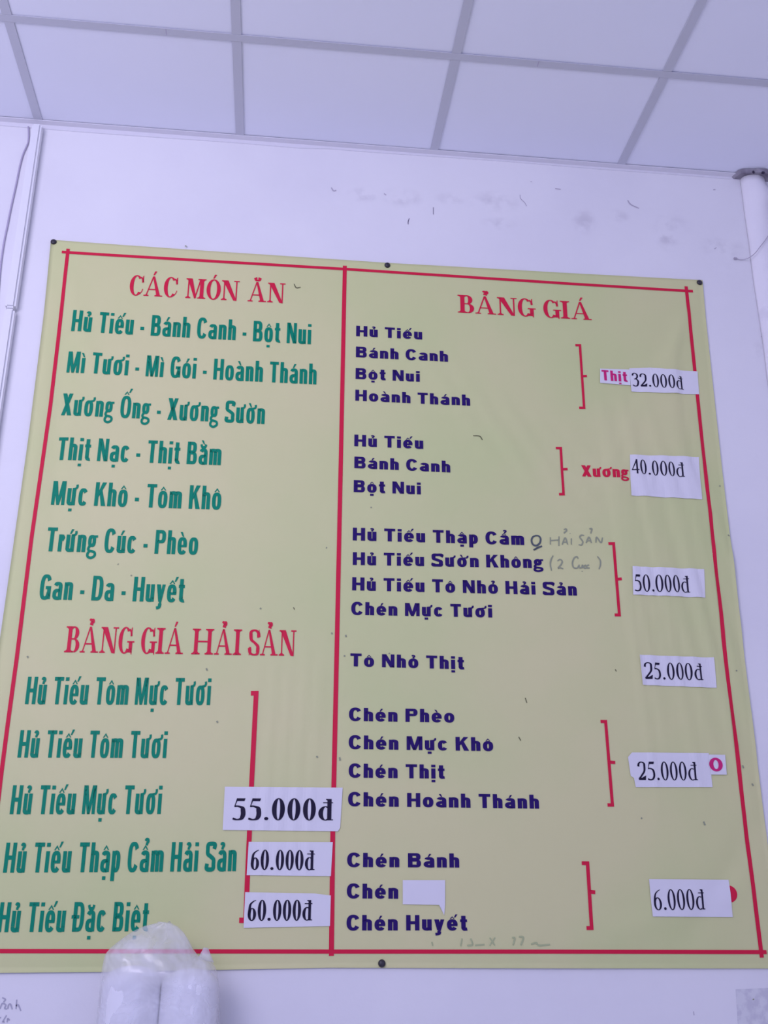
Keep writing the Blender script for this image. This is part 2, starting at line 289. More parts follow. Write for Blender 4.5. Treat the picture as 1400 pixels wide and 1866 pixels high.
# ------------------------------------------------------------------ room shell
wall = box('wall_front', FLOOR_X0, FLOOR_X1, WALL_Y, WALL_Y + 0.15, 0, CEIL_Z + 0.25, M_wall); tag(wall, kind='structure')
o = box('wall_left', FLOOR_X0 - 0.15, FLOOR_X0, FLOOR_Y0, WALL_Y + 0.15, 0, CEIL_Z + 0.25, M_wall); tag(o, kind='structure')
o = box('wall_right', FLOOR_X1, FLOOR_X1 + 0.15, FLOOR_Y0, WALL_Y + 0.15, 0, CEIL_Z + 0.25, M_wall); tag(o, kind='structure')
fl = box('floor', FLOOR_X0, FLOOR_X1, FLOOR_Y0, WALL_Y, -0.1, -0.004, M_grout); tag(fl, kind='structure')
tile_me = None
nx, ny = 9, 10
tw, td = (FLOOR_X1 - FLOOR_X0) / nx, (WALL_Y - FLOOR_Y0) / ny
for i in range(nx):
    for j in range(ny):
        if tile_me is None:
            t0 = box('floor_tile', -tw / 2 + .003, tw / 2 - .003, -td / 2 + .003, td / 2 - .003, -0.01, 0.0, M_floor, fl, 0.001); tile_me = t0.data; t = t0
        else:
            t = bpy.data.objects.new('floor_tile', tile_me); COL.objects.link(t); t.parent = fl
        t.location = (FLOOR_X0 + (i + .5) * tw, FLOOR_Y0 + (j + .5) * td, 0)

# suspended ceiling: board panels lying in a grid of inverted tees
ceil = box('ceiling', FLOOR_X0, FLOOR_X1, FLOOR_Y0, WALL_Y, CEIL_Z + 0.2, CEIL_Z + 0.25, M_tile); tag(ceil, kind='structure')
T = 0.6; TB = 0.0125                                   # module, half width of a tee
gx = [GRID_X0 + k * T for k in range(-5, 6) if FLOOR_X0 + .02 < GRID_X0 + k * T < FLOOR_X1 - .02]
gy = [GRID_Y - k * T for k in range(0, 10) if GRID_Y - k * T > FLOOR_Y0 + .02]
xs = [FLOOR_X0] + gx + [FLOOR_X1]; ys = [FLOOR_Y0] + gy[::-1] + [WALL_Y]
cache = {}
for i in range(len(xs) - 1):
    for j in range(len(ys) - 1):
        w, d = xs[i + 1] - xs[i], ys[j + 1] - ys[j]
        k = (round(w, 3), round(d, 3))
        if k not in cache:
            t = box('ceiling_tile', -w / 2 + .006, w / 2 - .006, -d / 2 + .006, d / 2 - .006, 0.0015, 0.0095, M_tile, ceil, 0.0008); cache[k] = t.data
        else:
            t = bpy.data.objects.new('ceiling_tile', cache[k]); COL.objects.link(t); t.parent = ceil
        t.location = ((xs[i] + xs[i + 1]) / 2, (ys[j] + ys[j + 1]) / 2, CEIL_Z)
        t.rotation_euler = (rnd.uniform(-.0012, .0012), rnd.uniform(-.0012, .0012), 0)
def tee(name, x0, x1, y0, y1, along):
    bm = bmesh.new()
    add_box(bm, x0, x1, y0, y1, CEIL_Z - 0.0022, CEIL_Z - 0.0006)
    if along == 'y': add_box(bm, (x0 + x1) / 2 - .001, (x0 + x1) / 2 + .001, y0, y1, CEIL_Z - 0.0006, CEIL_Z + 0.03)
    else: add_box(bm, x0, x1, (y0 + y1) / 2 - .001, (y0 + y1) / 2 + .001, CEIL_Z - 0.0006, CEIL_Z + 0.03)
    return from_bm(name, bm, M_tee, ceil)
for y in gy:
    tee('main_tee', FLOOR_X0, FLOOR_X1, y - TB * .95, y + TB * .95, 'x')
for x in gx:
    yy = [FLOOR_Y0] + gy[::-1] + [WALL_Y]
    for a, b_ in zip(yy, yy[1:]):
        o = tee('cross_tee', x - TB, x + TB, a + (TB if a > FLOOR_Y0 else 0), b_ - (TB if b_ < WALL_Y else 0.004), 'y')
        o.location.z = 0.0004
# splice marks on the nearest main tee
for xx in (-0.36, 0.66):
    box('tee_joint', xx, xx + .0022, gy[0] - TB * .9, gy[0] + TB * .9, CEIL_Z - 0.0026, CEIL_Z - 0.0022, M_cable, ceil)
# wall angle along the front wall, slightly wavy under its paint
bm = bmesh.new()
prev = None
n = 60
for i in range(n + 1):
    x = FLOOR_X0 + (FLOOR_X1 - FLOOR_X0) * i / n
    wv = noise.noise(Vector((x * 2.3, 0, 0))) * 0.0035
    drop = 0.017 + wv if x < 0.05 else 0.010 + wv
    prof = [(WALL_Y - 0.021, CEIL_Z - 0.0006), (WALL_Y - 0.021, CEIL_Z - 0.003), (WALL_Y - 0.0035, CEIL_Z - 0.004), (WALL_Y - 0.003, CEIL_Z - drop), (WALL_Y + 0.0, CEIL_Z - drop - .001)]
    cur = [bm.verts.new((x, py, pz)) for py, pz in prof]
    if prev:
        for a in range(4): bm.faces.new((prev[a], prev[a + 1], cur[a + 1], cur[a]))
    prev = cur
o = from_bm('trim_1', bm, M_trim); tag(o, kind='structure')

# small marks on the plaster
def flat_strokes(strokes, y, w, name, m, parent, y_fn=None):
    V, F = [], []
    for st in strokes:
        st2 = smooth_poly([Vector((a, b_)) for a, b_ in st], 5) if len(st) > 2 else [Vector(p) for p in st]
        n0 = len(V)
        for i, p in enumerate(st2):
            d = (st2[min(i + 1, len(st2) - 1)] - st2[max(i - 1, 0)])
            d = d.normalized() if d.length > 1e-9 else Vector((1, 0))
            nn = Vector((-d.y, d.x))
            t = i / max(1, len(st2) - 1); ww = w * (0.55 + 0.45 * math.sin(math.pi * min(1, max(0, .15 + .7 * t))))
            for s in (-.5, .5):
                q = p + nn * ww * s
                V.append((q.x, (y_fn(q.x, q.y) if y_fn else y), q.y))
        for i in range(len(st2) - 1):
            F.append((n0 + 2 * i, n0 + 2 * i + 1, n0 + 2 * i + 3, n0 + 2 * i + 2))
    return mesh_obj(name, V, F, m, parent)
def smooth_poly(p, n, closed=False):
    out = []; N = len(p)
    rng = range(N if closed else N - 1)
    for i in rng:
        p1, p2 = p[i], p[(i + 1) % N]
        p0 = p[(i - 1) % N] if (closed or i > 0) else p1 * 2 - p2
        p3 = p[(i + 2) % N] if (closed or i + 2 < N) else p2 * 2 - p1
        for k in range(n):
            t = k / n
            out.append(0.5 * ((2 * p1) + (p2 - p0) * t + (2 * p0 - 5 * p1 + 4 * p2 - p3) * t * t + (3 * p1 - p0 - 3 * p2 + p3) * t ** 3))
    if not closed: out.append(p[-1])
    return out
for i, st in enumerate(MARKS):
    flat_strokes([st], WALL_Y - 0.0008, 0.0045 if i in (7, 8, 5, 6, 3) else 0.0026, 'scuff_mark', M_cable_dark if i < 2 else M_scuff, wall)
tag(flat_strokes(HAND_WALL, WALL_Y - 0.0008, 0.0035, 'handwriting', M_pencil, wall), kind='stuff')

# ------------------------------------------------------------------ lettering: every glyph is drawn here as pen strokes
class Pen:
    """collects flat polygons in glyph units (cap height = 1)"""
    def __init__(s, V, H, e=2.2): s.V, s.H, s.e, s.f, s.ox = V, H, e, [], 0.0
    def poly(s, pts): s.f.append([(x + s.ox, y) for x, y in pts])
    def bar(s, x0, y0, x1, y1): s.poly([(x0, y0), (x1, y0), (x1, y1), (x0, y1)])
    def stroke(s, pts, k=1.0, closed=False, n=5, kend=None, vk=1.0, hk=1.0):
        P = smooth_poly([Vector(p) for p in pts], n, closed); N = len(P); L = []
        for i in range(N):
            a = P[(i - 1) % N] if (closed or i > 0) else P[0]; c = P[(i + 1) % N] if (closed or i < N - 1) else P[-1]
            d = (c - a); d = d.normalized() if d.length > 1e-9 else Vector((1, 0)); nn = Vector((-d.y, d.x))
            h = math.hypot(s.V * vk * nn.x, s.H * hk * nn.y) / 2 * k
            if kend is not None: t = i / (N - 1); h *= 1 + (kend - 1) * t
            L.append((P[i] + nn * h, P[i] - nn * h))
        for i in range(N if closed else N - 1):
            A, B = L[i], L[(i + 1) % N]
            s.poly([tuple(A[0]), tuple(A[1]), tuple(B[1]), tuple(B[0])])
    def ring(s, x0, y0, x1, y1, a0=0, a1=360, n=28, vk=1.0):
        """superelliptic ring inside a box"""
        cx, cy, rx, ry = (x0 + x1) / 2, (y0 + y1) / 2, (x1 - x0) / 2, (y1 - y0) / 2
        def q(a, rx, ry):
            c, d = math.cos(a), math.sin(a)
            return (cx + math.copysign(abs(c) ** (2 / s.e), c) * rx, cy + math.copysign(abs(d) ** (2 / s.e), d) * ry)
        m = max(6, int(n * abs(a1 - a0) / 360))
        A = [math.radians(a0 + (a1 - a0) * i / m) for i in range(m + 1)]
        V_ = s.V * vk
        for a, b_ in zip(A, A[1:]):
            s.poly([q(a, rx, ry), q(b_, rx, ry), q(b_, rx - V_, ry - s.H), q(a, rx - V_, ry - s.H)])
    def diag(s, x0, y0, x1, y1, w): s.poly([(x0 - w / 2, y0), (x0 + w / 2, y0), (x1 + w / 2, y1), (x1 - w / 2, y1)])
    def dot(s, cx, cy, w, h, rnd_=False):
        if rnd_: s.poly([(cx + w / 2 * math.cos(a * math.pi / 6), cy + h / 2 * math.sin(a * math.pi / 6)) for a in range(12)])
        else: s.bar(cx - w / 2, cy - h / 2, cx + w / 2, cy + h / 2)

def marks(p, ms, cx, top, u, thin):
    """Vietnamese diacritics; u = mark size unit in x"""
    has_c = '\u0302' in ms; has_b = '\u0306' in ms
    y = top + 0.06; h = 0.17
    if has_c:
        p.poly([(cx - .34 * u, y), (cx, y + h), (cx, y + h - .075), (cx - .18 * u, y)])
        p.poly([(cx + .34 * u, y), (cx, y + h), (cx, y + h - .075), (cx + .18 * u, y)])
    if has_b:
        p.stroke([(cx - .30 * u, y + h * .95), (cx - .2 * u, y + .05), (cx, y + .02), (cx + .2 * u, y + .05), (cx + .30 * u, y + h * .95)], thin, n=3, hk=1.6)
    dx = .40 * u if has_c else 0; dy = h * 0.55 if (has_c or has_b) else 0
    if has_b: dy = h * .95
    yy = y + dy
    if '\u0301' in ms: p.poly([(cx + dx - .16 * u, yy), (cx + dx + .02 * u, yy), (cx + dx + .32 * u, yy + .2), (cx + dx + .04 * u, yy + .2)])
    if '\u0300' in ms:
        if has_b: p.poly([(cx + .14 * u, yy), (cx - .02 * u, yy), (cx - .30 * u, yy + .18), (cx - .04 * u, yy + .18)])
        else: p.poly([(cx + .16 * u, yy), (cx - .02 * u, yy), (cx - .32 * u, yy + .2), (cx - .04 * u, yy + .2)])
    if '\u0309' in ms:
        if has_c: yy = y + h * .9; dx = .12 * u
        x = cx + dx
        p.stroke([(x - .17 * u, yy + .15), (x - .06 * u, yy + .215), (x + .13 * u, yy + .20), (x + .17 * u, yy + .13), (x + .04 * u, yy + .075), (x + .0 * u, yy + .0)], thin * 1.05, n=3)
    return

def sans(p, ch, W, xh):
    """returns glyph width; W = width of n"""
    V, H = p.V, p.H; cW = W * p.capk; W0 = W
    if ch in 'oơeac': W = W * 1.11
    def arch(x0, x1, top):      # n-like arch from left stem to right stem
        p.ring(x0, top - (x1 - x0) * p.archk, x1, top, 0, 180, 24)
        p.bar(x1 - V, 0, x1, top - (x1 - x0) * p.archk / 2)
    if ch == 'H': p.bar(0, 0, V, 1); p.bar(cW - V, 0, cW, 1); p.bar(V, .5 - H * .5, cW - V, .5 + H * .5); return cW
    if ch == 'T': w = cW * .90; p.bar(0, 1 - H, w, 1); p.bar(w / 2 - V / 2, 0, w / 2 + V / 2, 1); return w
    if ch == 'N':
        p.bar(0, 0, V * .9, 1); p.bar(cW - V * .9, 0, cW, 1)
        p.poly([(0, 1), (V * 1.05, 1), (cW, 0), (cW - V * 1.05, 0)]); return cW
    if ch == 'M':
        w = cW * 1.22; p.bar(0, 0, V * .85, 1); p.bar(w - V * .85, 0, w, 1)
        p.poly([(0, 1), (V * 1.15, 1), (w / 2 + V * .35, .0), (w / 2 - V * .35, 0)]); p.poly([(w - V * 1.15, 1), (w, 1), (w / 2 + V * .35, 0), (w / 2 - V * .35, 0)]); return w
    if ch == 'K':
        w = cW * 1.02; p.bar(0, 0, V, 1); p.poly([(V * .9, .34), (V * .9, .60), (w - V * 1.15, 1), (w - V * .05, 1)])
        p.poly([(V + (w - V) * .12, .52), (V + (w - V) * .42, .70), (w + V * .1, 0), (w - V * 1.1, 0)]); return w
    if ch == 'X':
        w = cW * 1.05; p.diag(V * .6, 0, w - V * .6, 1, V * 1.05); p.diag(w - V * .6, 0, V * .6, 1, V * 1.2); return w
    if ch in 'BPDĐR':
        w = cW * (1.0 if ch in 'DĐ' else .96); p.bar(0, 0, V, 1)
        if ch in 'DĐ':
            k = w * .5; p.bar(V * .5, 0, w - k, H); p.bar(V * .5, 1 - H, w - k, 1); p.ring(w - 2 * k, 0, w, 1, -90, 90, 30)
            if ch == 'Đ': p.bar(-V * .45, .5 - H * .42, V * 1.6, .5 + H * .42)
        if ch in 'PB':
            y0 = .44 if ch == 'P' else .48; k = min(w * .42, .28)
            p.bar(V * .5, 1 - H, w - k - .02, 1); p.bar(V * .5, y0, w - k - .02, y0 + H * .95); p.ring(w - 2 * k - .03, y0, w - .03 * (ch == 'B'), 1, -90, 90, 26)
            if ch == 'B':
                p.bar(V * .5, 0, w - k, H); p.bar(V * .5, .52 - H * .6, w - k, .55); p.ring(w - 2 * k, 0, w, .56, -90, 90, 26)
        return w
    if ch == 'O': p.ring(0, -.015, cW * 1.05, 1.015); return cW * 1.05
    if ch in 'CG':
        w = cW; p.ring(0, -.015, w, 1.015, 30, 330, 40)
        if ch == 'G':
            p.bar(w * .52, .50 - H * .6, w, .50 + H * .3); p.bar(w - V * .95, .02, w, .5)
            p.poly([(w - V, .3), (w, .3), (w, .15), (w - V * .3, .05), (w - V * 1.2, .07)])
        return w if ch == 'G' else w * .97
    if ch == 'S':
        w = cW * .95; a = V * .5; b_ = H * .5
        p.stroke([(w - a, .76), (w * .88, .93 - b_ * .2), (w * .5, 1.01 - b_), (w * .14 + a * .4, .92 - b_ * .2), (a, .74), (w * .22, .59), (w * .52, .50), (w * .80, .40), (w - a, .25), (w * .84 - a * .2, .07 + b_ * .3), (w * .48, -.01 + b_), (w * .12 + a * .2, .07 + b_ * .3), (a, .26)], 1.0, n=5, hk=1.05); return w
    if ch == 'i' or ch == 'ı':
        p.bar(0, 0, V, xh)
        if ch == 'i': p.bar(0, .99 - H * .95, V, .99)
        return V
    if ch == 'u':
        r = W * p.archk; p.bar(0, r / 2, V, xh); p.bar(W - V, 0, W, xh); p.ring(0, 0 - .012, W, r, 180, 360, 24); return W
    if ch == 'n': p.bar(0, 0, V, xh); arch(0, W, xh + .012); return W
    if ch == 'h': p.bar(0, 0, V, 1); arch(0, W, xh + .012); return W
    if ch == 'm':
        w = W * 1.62 - V * .3; mid = (w + V) / 2; p.bar(0, 0, V, xh); arch(0, mid, xh + .012); arch(mid - V, w, xh + .012); return w
    if ch == 'r':
        w = W * .66; p.bar(0, 0, V, xh); p.stroke([(V * .8, xh * .66), (V * 1.2, xh * .86), (w, xh - H * .45)], 1.05, n=4); return w
    if ch in 'oơ': p.ring(0, -.012, W, xh + .012); return W
    if ch == 'c': p.ring(0, -.012, W * .95, xh + .012, 34, 326, 32); return W * .92
    if ch == 'e':
        p.ring(0, -.012, W, xh + .012, 0, 325, 34); p.bar(V * .6, xh * .5 - H * .42, W - V * .04, xh * .5 + H * .30); return W
    if ch == 'a':
        w = W * .98; p.bar(w - V, 0, w, xh * .7); p.ring(w * .04, xh * .36, w, xh + .012, 0, 158, 20)
        b_ = H * .5
        p.ring(0, -.012, w * 1.12, xh * .62, 90, 275, 24, .95)
        p.bar(w * .5, xh * .62 - H * .85, w - V * .5, xh * .62); p.bar(w * .5, -.01, w - V * .5, H * .6); return w
    if ch == 't':
        w = W * .72; x = w * .16; p.bar(x, .12, x + V, .95); p.bar(0, xh - H * .9, w, xh)
        p.stroke([(x + V * .5, .22), (x + V * .62, .09), (x + V + (w - x - V) * .5, H * .45), (w, H * .5)], 1.0, n=4); return w
    if ch == 'p': p.bar(0, -.30, V, xh); p.ring(0, -.012, W, xh + .012, -130, 130, 34); return W
    if ch == 'y':
        w = W * 1.05; p.poly([(0, xh), (V * 1.05, xh), (w * .5 + V * .5, .12), (w * .5 - V * .5, 0)]); p.poly([(w - V * .85, xh), (w, xh), (w * .5 + V * .15, -.16), (w * .5 - V * .35, .0)])
        p.stroke([(w * .5 + V * .0, -.06), (w * .42, -.21), (w * .1, -.25)], .9, n=4); return w
    if ch == 'g':
        w = W * 1.0; p.ring(0, xh * .30, w * .92, xh + .012, 0, 360, 26, .9); p.bar(w * .75, xh - H * .7, w * 1.10, xh + .0)
        p.stroke([(w * .22, xh * .36), (w * .10, xh * .2), (w * .22, xh * .09), (w * .6, xh * .05), (w * .90, -.02), (w * .90, -.15), (w * .5, -.235), (w * .12, -.18), (w * .08, -.06), (w * .25, .04)], .78, n=4, vk=.85); return w * 1.06
    if ch == '-': p.bar(0, .25, W * .48, .25 + H * 1.05); return W * .48
    raise ValueError(ch)

def serif(p, ch):
    V, t = p.V, p.H
    def slab(x0, x1, y, up):    # thin slab with brackets towards the stem
        p.bar(x0, y, x1, y + t) if up else p.bar(x0, y - t, x1, y)
    def stem(x, top=1, bot=0, sv=None, l=None):
        l = V * .42 + .05 if l is None else l
        w = V if sv is None else sv
        p.bar(x, bot, x + w, top); slab(x - l, x + w + l, bot, True); slab(x - l, x + w + l, top, False)
        for (yy, s_) in ((bot + t, 1), (top - t, -1)):
            p.poly([(x - l * .55, yy), (x, yy), (x, yy + s_ * .06)]); p.poly([(x + w + l * .55, yy), (x + w, yy), (x + w, yy + s_ * .06)])
    l = V * .42 + .05
    if ch == 'I': stem(l); return V + 2 * l
    if ch == 'H': w = .60 + V; stem(l); stem(l + w); p.bar(l + V, .5 - t * .5, l + w, .5 + t * .6); return w + V + 2 * l
    if ch == 'B':
        stem(l); x = l + V
        p.bar(x, 1 - t, x + .14, 1); p.bar(x, .49, x + .14, .49 + t); p.ring(x - .16, .49, x + .38 + V * .2, 1, -90, 90, 30)
        p.bar(x, 0, x + .16, t); p.ring(x - .14, 0, x + .46 + V * .2, .53, -90, 90, 30); return x + .46 + V * .2
    if ch == 'N':
        w = .74 + V * .3; stem(l, sv=t * 1.35, l=l * .9); xr = l + w - t * 1.35
        p.bar(xr, 0, xr + t * 1.35, 1); slab(xr - l * .9, xr + t * 1.35 + l * .9, 1, False)
        p.poly([(l - l * .5, 1), (l + V * 1.15, 1), (xr + t * 1.35, -.02), (xr + t * 1.35 - V * .9, .0)]); return w + 2 * l
    if ch == 'M':
        w = .86 + V * .4; stem(l, sv=t * 1.35, l=l * .8); xr = l + w - V; stem(xr, l=l * .9); m_ = l + w * .46
        p.poly([(l - l * .3, 1), (l + V * 1.1, 1), (m_ + V * .42, .04), (m_ - V * .1, 0)]); p.poly([(m_ - V * .1, 0), (m_ + V * .22, .0), (xr + t * 1.2, 1), (xr - t * .2, 1)]); return w + 2 * l
    if ch == 'A':
        w = .66 + V; c = l + w * .47; xl = l + t * .6; xr = l + w - V * .5
        p.poly([(c - t, 1.0), (c + V * .28, 1.0), (xr + V * .5, 0), (xr - V * .5, 0)])
        p.poly([(c - t * .9, 1.0), (c + t * .4, 1.0), (xl + t * .6, 0), (xl - t * .6, 0)])
        p.bar(xl + (c - xl) * .32, .31, xr - (xr - c) * .34, .31 + t)
        slab(xl - l, xl + l * 1.1, 0, True); slab(xr - V * .5 - l * .8, xr + V * .5 + l * .8, 0, True)
        p.poly([(xr - V * .5 - l * .4, t), (xr - V * .5 + .02, t), (xr - V * .5 - .02, .09)]); p.poly([(xl - l * .5, t), (xl + l * .6, t), (xl + t, .09)]); return w + 2 * l
    if ch in 'CG':
        w = .70 + V * .4; p.ring(0, -.02, w, 1.02, 46, 318, 44)
        p.stroke([(w * .80, .93), (w * .93, .82), (w * .97, .66)], .55, n=4, vk=.9, hk=1.6); p.poly([(w - t, .68), (w + t * .2, .68), (w + t * .2, 1.02), (w - t * .9, .97)])
        if ch == 'C':
            p.stroke([(w * .78, .08), (w * .92, .2), (w * .99, .34)], .6, n=4, vk=.35, hk=1.0); return w
        x = w - V * .62; p.bar(x, .03, x + V * .9, .44); slab(x - l * .8, x + V * .9 + l * .8, .47, False)
        p.stroke([(w * .72, .05), (x + .03, .1), (x + V * .4, .2)], 1, n=3, vk=.4); p.poly([(x + V * .3, .2), (x + V * .9, .2), (x + V * .9, -.04), (x + V * .7, -.04)]); return w + V * .28 + l * .3
    if ch in 'O': w = .76 + V * .4; p.ring(0, -.02, w, 1.02, n=40); return w
    if ch == 'S':
        w = .52 + V * .5; a = V * .46
        p.stroke([(w * .92, .70), (w * .84, .88), (w * .5, 1.0 - t * .4), (w * .16, .91), (a * .8, .75), (w * .22, .60), (w * .55, .48), (w * .82, .36), (w - a * .8, .22), (w * .80, .06), (w * .48, .0 + t * .4), (w * .14, .09), (w * .03, .30)], .92, n=5, hk=1.3)
        p.poly([(w * .9, .68), (w * .95, .68), (w * .95, 1.02), (w * .88, .96)]); p.poly([(w * .0, .33), (w * .05, .33), (w * .1, .06), (w * .0, -.02)]); return w
    # figures
    D = p.D
    if ch == '0': p.ring(0, -.02, D, 1.02, n=36); return D
    if ch == '.': p.dot(.07 + V * .15, .06, .13 + V * .3, .13 + V * .1, True); return .16 + V * .3
    if ch == '2':
        p.stroke([(.03, .74), (.07, .90), (D * .42, 1.0 - t * .4), (D * .80, .92), (D - V * .55, .72), (D * .80, .48), (D * .42, .24), (D * .04, .04)], 1.0, n=5, hk=1.1)
        p.poly([(0, 0), (D * .92, 0), (D, .24), (D * .95, .24), (D * .86, .125), (D * .16, .125)]); return D
    if ch == '3':
        p.stroke([(.03, .80), (D * .2, .95), (D * .48, 1.0 - t * .4), (D * .80 - V * .1, .88), (D * .80 - V * .1, .70), (D * .55, .57), (D * .3, .53)], .95, n=5, hk=1.2)
        p.stroke([(D * .36, .545), (D * .62, .54), (D * .88 - V * .1, .42), (D * .93 - V * .3, .24), (D * .70, .05), (D * .35, .005), (D * .02, .08)], 1.0, n=5, hk=1.3); return D
    if ch == '4':
        x = D * .62; p.bar(x, 0, x + V * .9, 1); p.poly([(x + V * .2, 1), (x + V * .9, 1), (.06, .26), (.0, .26)]); p.bar(0, .24, D * 1.04, .24 + t * 1.7); return D
    if ch == '5':
        p.poly([(D * .26, 1), (D * .92, 1), (D * .84, .87), (D * .22, .87)]); p.poly([(D * .26, 1), (D * .22 + t, .87), (D * .14, .62), (D * .08, .60)])
        p.stroke([(D * .10, .62), (D * .35, .63), (D * .68, .56), (D * .92 - V * .4, .40), (D * .90 - V * .35, .20), (D * .62, .05), (D * .32, .01), (D * .0, .06)], 1.0, n=5, hk=1.5); return D
    if ch == '6':
        p.ring(0, -.02, D, .62, n=34); p.stroke([(V * .5, .30), (V * .55, .52), (D * .28, .78), (D * .6, .93), (D * .92, 1.0)], 1.0, n=5, kend=.45); return D
    if ch == 'đ' or ch == 'd':
        w = p.D * 1.02; xh = .66; x = w - V * .9
        p.ring(0, -.015, w + V * .25, xh, 60, 300, 34); p.bar(x, 0, x + V * .9, 1.0)
        p.poly([(x - .07, 1.0), (x, 1.0), (x, .93), (x - .07, .96)]); p.bar(x, 0, x + V * .9 + .08, t)
        if ch == 'đ': p.bar(x - .20, .80, x + V * .9 + .07, .80 + t * 1.0)
        return w + .05
    raise ValueError(ch)

STYLES = {   # stem, hairline, width of n, x height, cap width factor, arch depth, letter gap, word gap, exponent, material
    'green':   dict(kind='sans', V=.168, H=.14, W=.38, xh=.71, capk=1.28, archk=.95, gap=.09, word=.25, e=2.7, m=M_green),
    'blue':    dict(kind='sans', V=.315, H=.195, W=.69, xh=.72, capk=1.37, archk=.62, gap=.185, word=.42, e=2.3, m=M_blue),
    'crimson': dict(kind='sans', V=.27, H=.17, W=.60, xh=.72, capk=1.3, archk=.62, gap=.11, word=.5, e=2.3, m=M_red),
    'magenta': dict(kind='sans', V=.21, H=.16, W=.50, xh=.72, capk=1.25, archk=.65, gap=.14, word=.5, e=2.3, m=M_magenta),
    'heading': dict(kind='serif', V=.225, H=.055, gap=.03, word=.46, e=2.0, m=M_red),
    'digits':  dict(kind='serif', V=.13, H=.045, D=.51, gap=.105, word=.3, e=2.0, m=M_black),
    'digits_semi': dict(kind='serif', V=.155, H=.042, D=.44, gap=.08, word=.3, e=2.0, m=M_black),
    'digits_bold': dict(kind='serif', V=.215, H=.045, D=.59, gap=.12, word=.3, e=2.0, m=M_black),
}
def layout(text, style):
    st = STYLES[style]; p = Pen(st['V'], st['H'], st['e']); x = 0.0; p.D = st.get('D', .5)
    if st['kind'] == 'sans': p.capk = st['capk']; p.archk = st['archk']
    for ch in text:
        if ch == ' ': x += st['word']; continue
        if ch in 'đĐ': base, ms = ch, ''
        else:
            d = unicodedata.normalize('NFD', ch); base, ms = d[0], d[1:]
        p.ox = x
        if st['kind'] == 'sans':
            b2 = 'ı' if (base == 'i' and any(c in ms for c in '\u0301\u0300\u0309')) else base
            w = sans(p, b2, st['W'], st['xh'])
            cap = base.isupper(); top = 1.0 if cap else st['xh']; u = st['W'] * (1.0 if st['W'] < .5 else .78)
            k = (0.085 / st['H']) if st['W'] < .5 else .42
            if ms: marks(p, ms, w / 2, top - (.03 if not cap else 0), u, k)
            if '\u0323' in ms: p.bar(w / 2 - st['V'] * .45, -.26, w / 2 + st['V'] * .45, -.26 + st['H'] * .85)
            if '\u031b' in ms:
                V = st['V']; p.stroke([(w - V * .9, top - .03), (w - V * .05, top + .0), (w + V * .22, top + .08), (w + V * .15, top + .16)], .62 if st['W'] < .5 else .5, n=3); w += V * .25
        else:
            w = serif(p, base)
            if ms: marks(p, ms, w / 2, 1.0, .46, .9 if st['V'] > .15 else 1.0)
        p.ox = 0; x += w + st['gap']
    return p.f, x - st['gap']

def fine(poly, lim=.011):
    """cut a flat polygon small enough to follow the folds"""
    L = [(math.dist(poly[i], poly[(i + 1) % len(poly)]), i) for i in range(len(poly))]
    if max(L)[0] <= lim: return [poly]
    if len(poly) > 3: st = [(poly[0], poly[i], poly[i + 1]) for i in range(1, len(poly) - 1)]
    else: st = [tuple(poly)]
    out = []
    while st:
        t = st.pop(); L = [(math.dist(t[i], t[(i + 1) % 3]), i) for i in range(3)]; m, i = max(L)
        if m <= lim * 1.5: out.append(t); continue
        a, b_, c = t[i], t[(i + 1) % 3], t[(i + 2) % 3]; mid = ((a[0] + b_[0]) / 2, (a[1] + b_[1]) / 2)
        st += [(a, mid, c), (mid, b_, c)]
    return out

def set_text(name, text, style, x0, z0, x1, z1, cap, y_fn, parent, m=None, lim=.011):
    """one flat printed part per word"""
    words = text.split(' '); total = layout(text, style)[1]; u0 = 0.0; out = []
    sx = (x1 - x0) / total
    for wd in words:
        F2, W = layout(wd, style); V, F = [], []
        for poly in F2:
            q = [(x0 + (u0 + u) * sx, z0 + (z1 - z0) * ((u0 + u) / total) + v * cap) for (u, v) in poly]
            for tri in fine(q, lim):
                n0 = len(V); V += [(x, y_fn(x, z), z) for x, z in tri]; F.append(tuple(range(n0, n0 + len(tri))))
        out.append(mesh_obj(name, V, F, m or STYLES[style]['m'], parent))
        u0 += W + STYLES[style]['gap'] + STYLES[style]['word']
    return out

# ------------------------------------------------------------------ the banner
def interp(tab, t, key, val):
    tab = sorted(tab, key=lambda q: q[key])
    if t <= tab[0][key]: return tab[0][val]
    for a, b_ in zip(tab, tab[1:]):
        if t <= b_[key]:
            k = (t - a[key]) / (b_[key] - a[key]); return a[val] + (b_[val] - a[val]) * k
    return tab[-1][val]
BX0, BX1, BZ0, BZ1 = -0.684, 1.256, 1.264, 3.195
def ridge(x, z, ax, az, bx, bz, w, h):
    """soft fold along the segment a-b"""
    dx, dz = bx - ax, bz - az; L2 = dx * dx + dz * dz
    t = max(0, min(1, ((x - ax) * dx + (z - az) * dz) / L2))
    d = math.hypot(x - ax - t * dx, z - az - t * dz); env = math.sin(math.pi * (0.08 + 0.84 * t))
    return 3.4 * h * env * math.exp(-(d / w) ** 2)
FOLDS = []
_r = random.Random(3)
for k in range(13):      # slanting folds hanging from the right-hand nail
    xa = 0.93 + 0.0215 * k + _r.uniform(-.006, .006)
    FOLDS.append((xa - .02, 2.78 - .1 * (k % 3), xa + .05 + .009 * k, 1.62 + .16 * (k % 4), .0105 + .003 * (k % 2), .0017 * _r.uniform(.7, 1.3)))
for k in range(8):      # upper right, fanning down and left
    FOLDS.append((1.21 - .012 * k, 3.10 - .02 * k, .88 + .04 * k, 2.50 - .03 * k, .014, .0011 * _r.uniform(.6, 1.1)))
